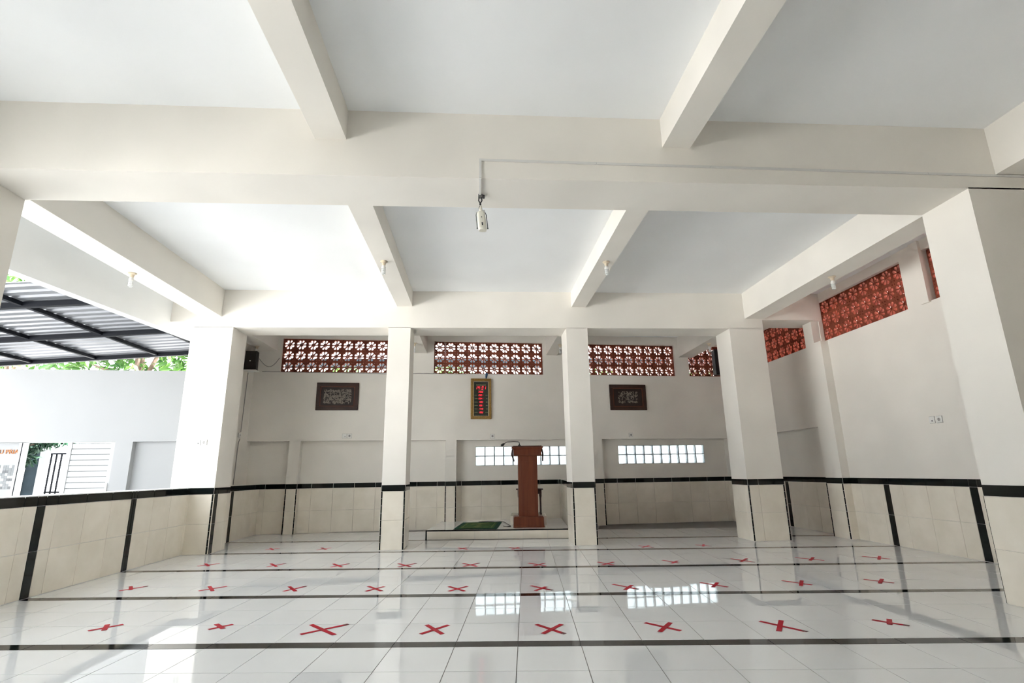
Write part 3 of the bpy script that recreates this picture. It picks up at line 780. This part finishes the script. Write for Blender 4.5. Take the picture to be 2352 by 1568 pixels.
# ------------------------------------------------------------------ spiral bulbs
def make_bulb():
    o = thing('ceiling_bulb', 'x', 'light bulb', group='spiral bulbs under the beams')
    b = MB(); b.lathe([(0.046, 0.0), (0.046, -0.008), (0.026, -0.022), (0.021, -0.050), (0.023, -0.058)], seg=20); b.build('holder', 'holder_beige', o)
    b = MB(); b.lathe([(0.018, -0.056), (0.022, -0.066), (0.027, -0.080), (0.027, -0.098)], seg=18); b.build('bulb_base', 'white_plastic', o)
    b = MB()
    for ph in (0, math.pi):
        pts = []
        for i in range(64):
            t = i / 63; a = ph + t * math.pi * 2 * 3.0; r = 0.021 if t < 0.93 else 0.021 * (1 - (t - 0.93) / 0.07 * 0.6); pts.append((r * math.cos(a), r * math.sin(a), -0.098 - t * 0.078))
        b.tube(pts, 0.0052, 6)
    b.build('spiral_tube', 'bulb_glass', o, smooth=True)
    return o
bulb0 = make_bulb()
BULBS = [((-4.215, 6.33, 3.492), 'white spiral bulb under the yard side edge beam, middle bay'),
         ((-1.19, 6.33, 3.681), 'white spiral bulb under the narrow beam left of the clock, middle bay'),
         ((1.650, 6.27, 3.681), 'white spiral bulb under the narrow beam right of the clock, middle bay'),
         ((4.630, 6.23, 3.492), 'white spiral bulb under the edge beam beside the long orange block screen'),
         ((-4.235, 10.14, 3.488), 'small white spiral bulb in front of the black speaker'),
         ((-1.215, 9.90, 3.490), 'small white spiral bulb beside the slim column left of the clock, behind the column row'),
         ((1.615, 10.02, 3.490), 'small white spiral bulb half hidden by the slim column near the lectern'),
         ((4.575, 9.90, 3.488), 'small white spiral bulb in front of the corner block screen')]
for i, (p, lb) in enumerate(BULBS):
    o = bulb0 if i == 0 else copy_tree(bulb0)
    o.location = p; o['label'] = lb; o.rotation_euler = (0, 0, i * 0.9)

# ------------------------------------------------------------------ hanging lamp and trunking on the near beam
tk = thing('cable_trunking', 'thin white cable trunking along the near cross beam', 'trunking', (0.017, Y1F, 3.51))
def slant(x, y, z): return (x, y, z - 0.0085 * x)
b = MB()
x = 0.0
while x < 5.6:
    x1 = min(x + 0.95, 5.6); b.box(x, x1 - 0.003, -0.012, -0.001, -0.009, 0.009, slant); x = x1
b.build('long_run', 'conduit', tk)
b = MB(); b.box(-0.009, 0.009, -0.0121, -0.001, -0.161, 0.009); b.build('drop', 'conduit', tk)
lamp = thing('hanging_lamp', 'small ivory spot lamp hanging from the near beam on a dark bracket', 'lamp', (0.018, 4.045, 3.346))
b = MB(); b.box(-0.011, 0.007, -0.270, -0.022, -0.010, 0.0015); b.build('feed_trunking', 'conduit', lamp)
b = MB(); b.box(-0.018, 0.018, -0.022, 0.022, -0.022, 0.0); b.lathe([(0.010, -0.03), (0.010, 0.0)], (0.028, 0, 0), 10); b.build('mount', 'metal_grey', lamp, bevel=0.002)
for dx in (-0.010, 0.010):
    b = MB(); b.tube([(dx, 0, -0.015), (dx * 1.4, 0.004, -0.05), (-dx * 0.4, -0.004, -0.085), (dx * 0.8, 0.0, -0.12), (0.006 + dx * 0.2, 0, -0.165)], 0.0055, 7); b.build('wire', 'wire_dark', lamp, smooth=True)
b = MB(); b.tube([(0.004, 0, -0.10), (0.004, 0, -0.135), (0.006, 0, -0.168)], [0.010, 0.014, 0.011], 10); b.build('joint', 'lamp_ivory', lamp, smooth=True)
bd = MB()
def lean(x, y, z): return (x + 0.006 + (-(z + 0.17)) * 0.10, y - (z + 0.17) * 0.12, z)
pts = [(0.034 * math.copysign(abs(math.cos(t)) ** 0.6, math.cos(t)), 0.030 * math.copysign(abs(math.sin(t)) ** 0.6, math.sin(t))) for t in [2 * math.pi * k / 20 for k in range(20)]]
for s0, z0, s1, z1 in ((0.86, -0.162, 1.0, -0.175), (1.0, -0.175, 1.06, -0.300), (1.06, -0.300, 0.9, -0.318)):
    n = len(bd.v); bd.v += [lean(p[0] * s0, p[1] * s0, z0) for p in pts] + [lean(p[0] * s1, p[1] * s1, z1) for p in pts]
    for k in range(20): bd.f.append((n + k, n + (k + 1) % 20, n + 20 + (k + 1) % 20, n + 20 + k)); bd.m.append(0)
    bd.f.append(tuple(n + k for k in range(20))); bd.f.append(tuple(n + 20 + k for k in range(20))); bd.m += [0, 0]
body = bd.build('body', 'lamp_ivory', lamp)
b = MB(); b.lathe([(0.004, 0), (0.004, 0.003)], (0, 0, 0), 8); o = b.build('screw', 'slot_dark', body); o.matrix_basis = Matrix.Translation(lean(0, -0.032, -0.215)) @ Matrix.Rotation(math.pi / 2, 4, 'X')
b = MB(); b.box(-0.005, 0.005, -0.036, -0.030, -0.285, -0.262, lean); b.build('switch', 'slot_dark', body)
for s in (-1, 1):
    b = MB(); b.tube([lean(0.0, 0, -0.160), lean(s * 0.036, 0, -0.164), lean(s * 0.043, 0, -0.185), lean(s * 0.044, 0, -0.300)], 0.0035, 6); b.lathe([(0.006, -0.004), (0.006, 0.004)], lean(s * 0.044, 0, -0.298), 8); b.build('yoke_arm', 'metal_grey', lamp)
b = MB(); b.tube([(0.012, -0.004, -0.145), (0.034, -0.006, -0.142), (0.036, -0.010, -0.158), (0.012, -0.022, -0.178)], 0.003, 6); b.build('power_lead', 'wire_grey', lamp, smooth=True)

# ------------------------------------------------------------------ loudspeakers, conduits
def speaker(x, y, z, w, h, d, rz, label):
    s = thing('loudspeaker', label, 'speaker', (x, y, z), rz=rz)
    b = MB(); b.hexa([(-w / 2, 0, 0), (w / 2, 0, 0), (w * 0.42, d, 0), (-w * 0.42, d, 0), (-w / 2 * 0.93, 0.012, h), (w / 2 * 0.93, 0.012, h), (w * 0.40, d, h), (-w * 0.40, d, h)]); b.build('cabinet', 'black_plastic', s, bevel=0.008)
    b = MB(); b.box(-w * 0.44, w * 0.44, -0.010, 0.004, 0.02, h - 0.02, lambda p, q, r: (p * (1 - 0.07 * r / h), q + 0.012 * r / h, r)); b.build('grille', 'black_plastic', s)
    b = MB(); b.box(-0.012, 0.012, -0.0135, -0.009, h * 0.46 - 0.008, h * 0.46 + 0.008); b.build('badge', 'white_plastic', s)
    return s
sp = speaker(-4.295, 10.05, 3.012, 0.225, 0.365, 0.17, 0.06, 'black loudspeaker on the side wall near the yard side column')
b = MB(); b.box(-0.115, 0.12, -0.005, 0.19, -0.014, -0.0005); b.build('shelf', 'white_plastic', sp)
sp2 = speaker(5.265, 10.92, 3.06, 0.25, 0.55, 0.2, 0.0, 'black loudspeaker in the far corner, mostly hidden by a wide column')
b = MB(); b.box(-0.03, 0.03, 0.19, 0.34, 0.2, 0.26); b.build('bracket', 'metal_grey', sp2)
def conduit(pts, r, label, m='wire_grey'):
    b = MB(); b.tube(pts, r, 6); return tag(b.build('conduit', m), label, 'conduit')
conduit([(-4.376, 10.20, 2.98), (-4.376, 10.16, 1.86)], 0.007, 'thin grey conduit running down from the black speaker to the socket')
conduit([(-4.376, 10.16, 1.74), (-4.388, 10.14, ZREC - 0.05), (-4.396, 10.13, 0.92)], 0.007, 'thin grey conduit running from the socket down to the black tile band')
b = MB()
pts = []
for i in range(13):
    t = i / 12; pts.append((-4.17 + 0.22 * t, 10.14 + (WB(-3.95, 0, 0)[1] - 0.01 - 10.14) * t, 3.24 + 0.20 * t - 0.22 * math.sin(math.pi * t * 0.85)))
b.tube(pts, 0.006, 6); tag(b.build('cable', 'wire_grey', smooth=True), 'slack grey cable hanging from the black speaker to the beam end', 'cable')
b = MB(); b.tube([WB(-4.25 + 0.05 * i, -0.006, 3.066 - 0.0004 * i + 0.0012 * math.sin(i * 1.3)) for i in range(54)], 0.005, 6)
tag(b.build('cable', 'wire_grey', smooth=True), 'grey cable pinned below the block screen beside the black speaker', 'cable')
b = MB(); b.tube([WB(-1.45 + 0.05 * i, -0.008, 3.060 + 0.003 * math.sin(i * 1.7)) for i in range(25)], 0.005, 6)
tag(b.build('cable', 'wire_grey', smooth=True), 'grey cable pinned below the block screen above the clock', 'cable')

# ------------------------------------------------------------------ red tape crosses on the floor
X = [
  ((-2.80, 4.37), (-2.65, 4.52), (-2.69, 4.37), (-2.77, 4.53)), ((-1.93, 4.30), (-1.81, 4.42), (-1.94, 4.44), (-1.83, 4.31)), ((-1.22, 4.10), (-0.96, 4.31), (-1.22, 4.34), (-0.98, 4.06)), ((-0.39, 4.01), (-0.21, 4.21), (-0.37, 4.23), (-0.24, 3.99)),
  ((0.42, 4.15), (0.58, 3.91), (0.44, 3.92), (0.60, 4.13)), ((1.20, 4.10), (1.38, 3.88), (1.23, 3.87), (1.38, 4.08)), ((2.02, 4.04), (2.19, 3.77), (2.02, 3.79), (2.18, 4.04)), ((2.82, 3.98), (2.95, 3.82), (2.85, 3.85), (2.95, 3.98)),
  ((-3.48, 5.79), (-3.34, 5.98), (-3.39, 5.82), (-3.50, 6.00)), ((-2.68, 5.68), (-2.50, 5.87), (-2.68, 5.89), (-2.54, 5.66)), ((-1.84, 5.55), (-1.70, 5.75), (-1.86, 5.77), (-1.72, 5.53)), ((-1.05, 5.44), (-0.91, 5.64), (-1.07, 5.67), (-0.90, 5.43)), ((-0.27, 5.34), (-0.10, 5.54), (-0.28, 5.55), (-0.12, 5.32)),
  ((0.51, 5.48), (0.68, 5.26), (0.53, 5.25), (0.65, 5.41)), ((1.30, 5.44), (1.47, 5.20), (1.35, 5.18), (1.47, 5.37)), ((2.15, 5.40), (2.32, 5.17), (2.18, 5.18), (2.31, 5.37)), ((2.96, 5.38), (3.12, 5.15), (3.00, 5.13), (3.15, 5.36)), ((3.76, 5.33), (3.91, 5.13), (3.77, 5.13), (3.94, 5.32)),
  ((-3.44, 7.19), (-3.25, 7.35), (-3.44, 7.38), (-3.30, 7.17)), ((-2.54, 7.00), (-2.40, 7.21), (-2.58, 7.24), (-2.42, 6.99)), ((-1.75, 6.86), (-1.59, 7.07), (-1.78, 7.10), (-1.61, 6.84)), ((-0.94, 6.76), (-0.76, 6.96), (-0.97, 6.99), (-0.79, 6.74)), ((-0.17, 6.66), (0.01, 6.87), (-0.18, 6.88), (-0.01, 6.64)),
  ((0.61, 6.79), (0.79, 6.54), (0.65, 6.56), (0.80, 6.74)), ((1.44, 6.73), (1.58, 6.49), (1.44, 6.50), (1.63, 6.70)), ((2.24, 6.74), (2.36, 6.51), (2.27, 6.50), (2.40, 6.66)), ((3.09, 6.72), (3.23, 6.44), (3.09, 6.47), (3.28, 6.70)), ((3.88, 6.68), (4.08, 6.42), (3.92, 6.44), (4.10, 6.66)), ((4.71, 6.64), (4.88, 6.40), (4.72, 6.37), (4.92, 6.62)),
  ((-3.15, 8.56), (-2.99, 8.69), (-3.14, 8.73), (-3.02, 8.51)), ((-2.36, 8.40), (-2.20, 8.60), (-2.36, 8.64), (-2.22, 8.41)), ((-0.29, 8.29), (-0.15, 8.07), (-0.27, 8.12), (-0.17, 8.27)), ((0.46, 8.19), (0.62, 7.98), (0.48, 7.97), (0.60, 8.18)), ((2.34, 8.04), (2.48, 7.83), (2.33, 7.84), (2.49, 8.03)), ((3.16, 7.98), (3.32, 7.82), (3.20, 7.80), (3.30, 8.02))]
ORD = ['first', 'second', 'third', 'fourth', 'fifth', 'sixth', 'seventh', 'eighth', 'ninth', 'tenth', 'eleventh']
XROWS = [(8, 'the row nearest the camera'), (10, 'the second row from the camera'), (11, 'the third row from the camera'), (6, 'the farthest row, beyond the column line')]
def tape(b, p, q, z0, z1, w=0.034, mi=0):
    p, q = Vector(p), Vector(q); d = (q - p).normalized(); n = Vector((-d.y, d.x)) * w / 2
    c = [p - n, q - n, q + n, p + n]; b.prism([(a.x, a.y) for a in c], z0, z1, mi=mi)
k = 0
for n, rowname in XROWS:
    for i in range(n):
        A0, A1, B0, B1 = X[k]; k += 1
        cx, cy = (A0[0] + A1[0]) / 2, (A0[1] + A1[1]) / 2
        x = thing('tape_cross', '%s red tape cross from the left in %s' % (ORD[i], rowname), 'tape mark', (cx, cy, 0.0012), group='red distancing crosses on the floor')
        r = lambda P: (P[0] - cx, P[1] - cy)
        b = MB(); tape(b, r(A0), r(A1), 0.0, 0.0006)
        if random.random() < 0.45:
            e = Vector(r(A1)); d = (e - Vector(r(A0))).normalized(); tape(b, e - d * 0.02, e + d * 0.015, 0.0006, 0.0022, 0.026, 1)
        b.build('tape_strip', ['tape_red', 'tape_dark'], x)
        b = MB(); tape(b, r(B0), r(B1), 0.0007, 0.0013); b.build('tape_strip', 'tape_red', x)

# ------------------------------------------------------------------ the yard: wall, door, canopy, trees
YH = 3.062
b = MB()
hole = [(-8.31, -6.69, -0.2, ZREC + 0.008)]
holes_wall(b, -13.5, BX0, -0.16, YH, [(-13.5, -6.69, -0.2, ZREC + 0.008), (-6.395, -5.10, -0.2, ZREC + 0.008)], 0, 0.12, WB)
holes_wall(b, -13.5, BX0, -0.16, YH, hole, 0.12, 0.24, WB)
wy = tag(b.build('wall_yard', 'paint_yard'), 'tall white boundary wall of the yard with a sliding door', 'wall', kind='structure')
dr = thing('door_1', 'white sliding door of horizontal boards in the yard wall', 'door', WB(-7.10, 0.07, 0), rz=math.atan(BB), kind='structure')
zz = -0.10
while zz < 1.70:
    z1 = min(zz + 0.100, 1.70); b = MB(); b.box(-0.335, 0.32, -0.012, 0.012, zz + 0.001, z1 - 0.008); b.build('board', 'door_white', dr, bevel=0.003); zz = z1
b = MB(); b.box(-0.335, 0.32, 0.013, 0.018, -0.10, 1.70); b.build('backing', 'mosaic_mid', dr)
for x0, x1 in ((-0.41, -0.335), (0.32, 0.405)):
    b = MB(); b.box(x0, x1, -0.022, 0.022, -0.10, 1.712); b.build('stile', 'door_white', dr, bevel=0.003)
b = MB(); b.box(0.345, 0.365, -0.05, -0.022, 0.78, 0.98); b.build('handle', 'white_plastic', dr)
fm = thing('door_frame', 'white door jamb at the far side of the yard door opening', 'door frame', WB(-8.26, 0.10, 0), rz=math.atan(BB))
for x0, x1, nm in ((-0.06, -0.015, 'post'), (0.002, 0.045, 'post')):
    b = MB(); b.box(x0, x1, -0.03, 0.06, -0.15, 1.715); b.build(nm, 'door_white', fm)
b = MB(); b.box(-0.015, 0.002, -0.02, 0.05, -0.15, 1.715); b.build('gasket', 'steel_black', fm)
# lettering and mosaic on the wall panel beside the door
cu = bpy.data.curves.new('sign_text', 'FONT'); cu.body = 'WUDHU PRIA'; cu.size = 0.105; cu.align_x = 'RIGHT'; cu.extrude = 0.006
to = bpy.data.objects.new('sign_text', cu); COL.objects.link(to); bpy.context.view_layer.update()
tm = bpy.data.meshes.new_from_object(to.evaluated_get(bpy.context.evaluated_depsgraph_get())); bpy.data.objects.remove(to)
tm.materials.clear(); tm.materials.append(MATS['letter_orange'])
so = bpy.data.objects.new('wall_lettering', tm); COL.objects.link(so)
so.matrix_basis = frame_matrix(WB(-8.335, 0.112, 1.525), sB, (-BS, BC)) @ Matrix.Rotation(math.pi / 2, 4, 'X')
tag(so, 'orange raised lettering WUDHU PRIA on the yard wall', 'sign')
b = MB(); rn = random.Random(5)
for r in range(9):
    for c in range(9):
        x = -8.345 - (c + 1) * 0.046; z = 0.905 + r * 0.046
        b.box(x + 0.001, x + 0.045, 0.110, 0.119, z + 0.001, z + 0.045, WB, mi=rn.choice((0, 0, 1, 1, 2)))
tag(b.build('mosaic_panel', ['mosaic_light', 'mosaic_mid', 'mosaic_dark']), 'small panel of grey mosaic squares on the yard wall', 'mosaic')
# beyond the door
K = 1.205
b = MB(); b.box(-8.24 * K, -8.115 * K, 12.32, 12.38, -0.16, 1.56); tag(b.build('gate_post', 'paint_cream', bevel=0.01), 'beige post seen through the yard door opening', 'post')
b = MB(); b.box(-8.16 * K, -7.865 * K, 12.40, 12.48, -0.16, 2.3); tag(b.build('dark_fence_panel', 'dark_wall'), 'dark slate fence panel seen through the yard door', 'fence')
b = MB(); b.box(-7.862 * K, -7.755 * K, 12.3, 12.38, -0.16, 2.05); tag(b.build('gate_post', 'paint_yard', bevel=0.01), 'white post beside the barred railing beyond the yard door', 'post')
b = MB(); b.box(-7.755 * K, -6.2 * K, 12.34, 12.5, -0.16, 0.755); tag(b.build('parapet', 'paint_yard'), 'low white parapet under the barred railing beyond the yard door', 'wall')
rl = thing('railing', 'black barred railing seen through the yard door', 'railing', (-7.74 * K, 12.42, 0.756))
b = MB(); b.box(0, 1.6, -0.02, 0.02, 0.02, 0.05); b.box(0, 1.6, -0.02, 0.02, 0.83, 0.865); b.build('rail', 'steel_black', rl)
for i in range(13):
    b = MB(); b.box(i * 0.105, i * 0.105 + 0.026, -0.012, 0.012, 0.0, 0.865); b.build('bar', 'steel_black', rl)
# canopy roof
def CZ(x): return 3.185 + 0.0632 * (x + 9.045)
cy = thing('canopy', 'corrugated metal canopy on black steel beams over the yard', 'canopy', (-7.3, 8.6, 0))
cb = Vector(cy.location); cr_ = lambda x, y, z: (x - cb.x, y - cb.y, z)
b = MB(); ys = []; y = 6.58
while y < 10.5:
    ys += [(y, 0.0), (y + 0.045, 0.0), (y + 0.075, 0.045), (y + 0.105, 0.045), (y + 0.135, 0.0)]; y += 0.195
XA, XB = -9.9, -4.95
n = len(ys)
for th in (0.0, 0.0015):
    for (yy, dz) in ys: b.v += [cr_(XA, yy, CZ(XA) + 0.055 + dz + th), cr_(XB, yy, CZ(XB) + 0.055 + dz + th)]
for t in (0, 1):
    for i in range(n - 1):
        o = t * 2 * n + 2 * i; b.f.append((o, o + 1, o + 3, o + 2)); b.m.append(0)
me = bpy.data.meshes.new('roof_sheet'); me.from_pydata(b.v, [], b.f); me.materials.append(MATS['roof_zinc']); me.update()
link('roof_sheet', me, None, cy)
def bar(x0, y0, x1, y1, w, h, name):
    b = MB(); d = Vector((x1 - x0, y1 - y0)).normalized(); nn = Vector((-d.y, d.x)) * w / 2
    P = [(x0 - nn.x, y0 - nn.y), (x1 - nn.x, y1 - nn.y), (x1 + nn.x, y1 + nn.y), (x0 + nn.x, y0 + nn.y)]
    b.hexa([cr_(px, py, CZ(px) + 0.053 - h) for px, py in P] + [cr_(px, py, CZ(px) + 0.053) for px, py in P]); b.build(name, 'steel_black', cy)
for y in (7.29, 8.87, 10.43): bar(XA, y, XB, y, 0.07, 0.075, 'cross_beam')
for x in (-5.21, -6.22, -7.35, -8.50, -9.6): bar(x, 6.6, x, 10.45, 0.05, 0.055, 'purlin')
for x in (-9.75, -5.3):
    b = MB(); b.box(x - 0.03, x + 0.03, 10.40, 10.46, YH if x > -9.8 else 0, CZ(x)); o = b.build('support_post', 'steel_black', cy); o.location = (-cb.x, -cb.y, 0)

def leaves(b, c, rad, n, size, rnd):
    for _ in range(n):
        while True:
            p = Vector((rnd.uniform(-1, 1), rnd.uniform(-1, 1), rnd.uniform(-1, 1)))
            if 0.15 < p.length < 1: break
        p = Vector((c[0] + p.x * rad[0], c[1] + p.y * rad[1], c[2] + p.z * rad[2]))
        d = Vector((rnd.gauss(0, 1), rnd.gauss(0, 1), rnd.gauss(-0.6, 0.6))).normalized(); s = d.cross(Vector((rnd.gauss(0, 1), rnd.gauss(0, 1), rnd.gauss(0, 1)))).normalized()
        l = size * rnd.uniform(0.7, 1.3); w = l * 0.17; nn = d.cross(s) * l * 0.06
        b.quad([p, p + d * l * 0.45 + s * w - nn, p + d * l, p + d * l * 0.45 - s * w - nn])
def tree(base, trunk, clumps, label, m='leaf_green', seed=1, size=0.28, n=320, r=0.12):
    rnd = random.Random(seed)
    t = thing('tree', label, 'tree', base, group='trees beyond the walls')
    b = MB(); k = len(trunk); b.tube([Vector(p) for p in trunk], [r * (1 - 0.45 * i / (k - 1)) for i in range(k)], 9); b.build('trunk', 'bark', t, smooth=True)
    for c, rad in clumps[:4]:
        b = MB(); e = Vector(trunk[-2]); f = Vector(c); b.tube([e, (e + f) / 2 + Vector((0.05, 0, 0.1)), f], [r * 0.5, r * 0.35, r * 0.15], 7); b.build('branch', 'bark', t, smooth=True)
    b = MB()
    for c, rad in clumps: leaves(b, c, rad, n, size, rnd)
    o = b.build('foliage', m, t); o['kind'] = 'stuff'
    return t
tree((-8.1, 13.0, -0.16), ((0, 0, 0), (0.1, 0, 1.8), (0.0, 0, 3.2), (-0.1, 0, 4.2)), [((0.0, 0, 4.3), (1.3, 0.9, 0.9)), ((1.2, 0.2, 3.8), (1.0, 0.8, 0.7)), ((-1.2, 0.1, 3.9), (1.1, 0.8, 0.8)), ((0.5, 0.4, 5.2), (1.2, 0.9, 0.9)), ((1.6, 0.3, 3.2), (0.7, 0.5, 0.5)), ((-0.8, 0.5, 3.2), (0.8, 0.5, 0.5))], 'leafy green tree with pale trunk above the yard wall, nearest the wide column', seed=2)
tree((-13.3, 15.4, -0.16), ((0, 0, 0), (0.0, 0, 2.0), (0.15, 0, 3.6), (0.1, 0, 5.0)), [((0, 0, 5.4), (1.5, 1.0, 1.1)), ((1.2, 0, 3.9), (1.0, 0.8, 0.7)), ((-1.3, 0, 4.2), (1.2, 0.9, 0.9)), ((0.9, -0.2, 6.3), (1.4, 0.9, 0.9)), ((0.3, 0.2, 3.3), (0.9, 0.6, 0.5)), ((-1.5, 0, 6.4), (1.3, 0.9, 0.9)), ((-0.3, -0.3, 7.2), (1.6, 0.9, 0.9))], 'tall leafy tree showing above the canopy at the picture edge', seed=3)
tree((-10.1, 11.45, -0.16), ((0, 0, 0), (0.05, 0, 0.9), (0.15, 0, 1.5), (0.25, 0, 2.0)), [((1.05, 0.0, 1.97), (0.40, 0.2, 0.26)), ((0.75, 0.05, 1.92), (0.40, 0.2, 0.28)), ((0.92, 0.0, 1.62), (0.24, 0.16, 0.14)), ((1.5, 0.0, 2.0), (0.40, 0.15, 0.14))], 'dark green bushy tree hanging over the yard door opening', 'leaf_dark', seed=4, size=0.13, n=260, r=0.05)
# behind the back wall
for i, (x, y, s, lb) in enumerate(((-3.6, 14.2, 5, 'green tree seen through the block screen beside the black speaker'), (-0.7, 14.0, 6, 'green tree seen through the block screen above the clock'), (3.3, 14.6, 7, 'green tree seen through the block screen near the side wall'), (6.6, 14.4, 8, 'green tree seen through the corner block screen'))):
    tree((x, y, -0.16), ((0, 0, 0), (0.05, 0, 1.5), (0, 0, 2.6), (0.1, 0, 3.4)), [((0, 0, 3.6), (0.8, 0.5, 0.5)), ((0.7, 0, 3.3), (0.7, 0.5, 0.45)), ((-0.7, 0, 3.4), (0.7, 0.5, 0.45))], lb, seed=s, size=0.22, n=260, r=0.09)
hs = thing('neighbour_house', 'pale neighbouring house with dark flat eave behind the back wall', 'house', (1.0, 18.5, -0.16))
b = MB(); b.box(-9, 9, 0.0, 6, 0, 4.85); b.build('wall', 'house_white', hs)
b = MB(); b.box(-9.6, 9.6, -0.9, 6.4, 4.85, 5.0); b.build('roof', 'dark_wall', hs)
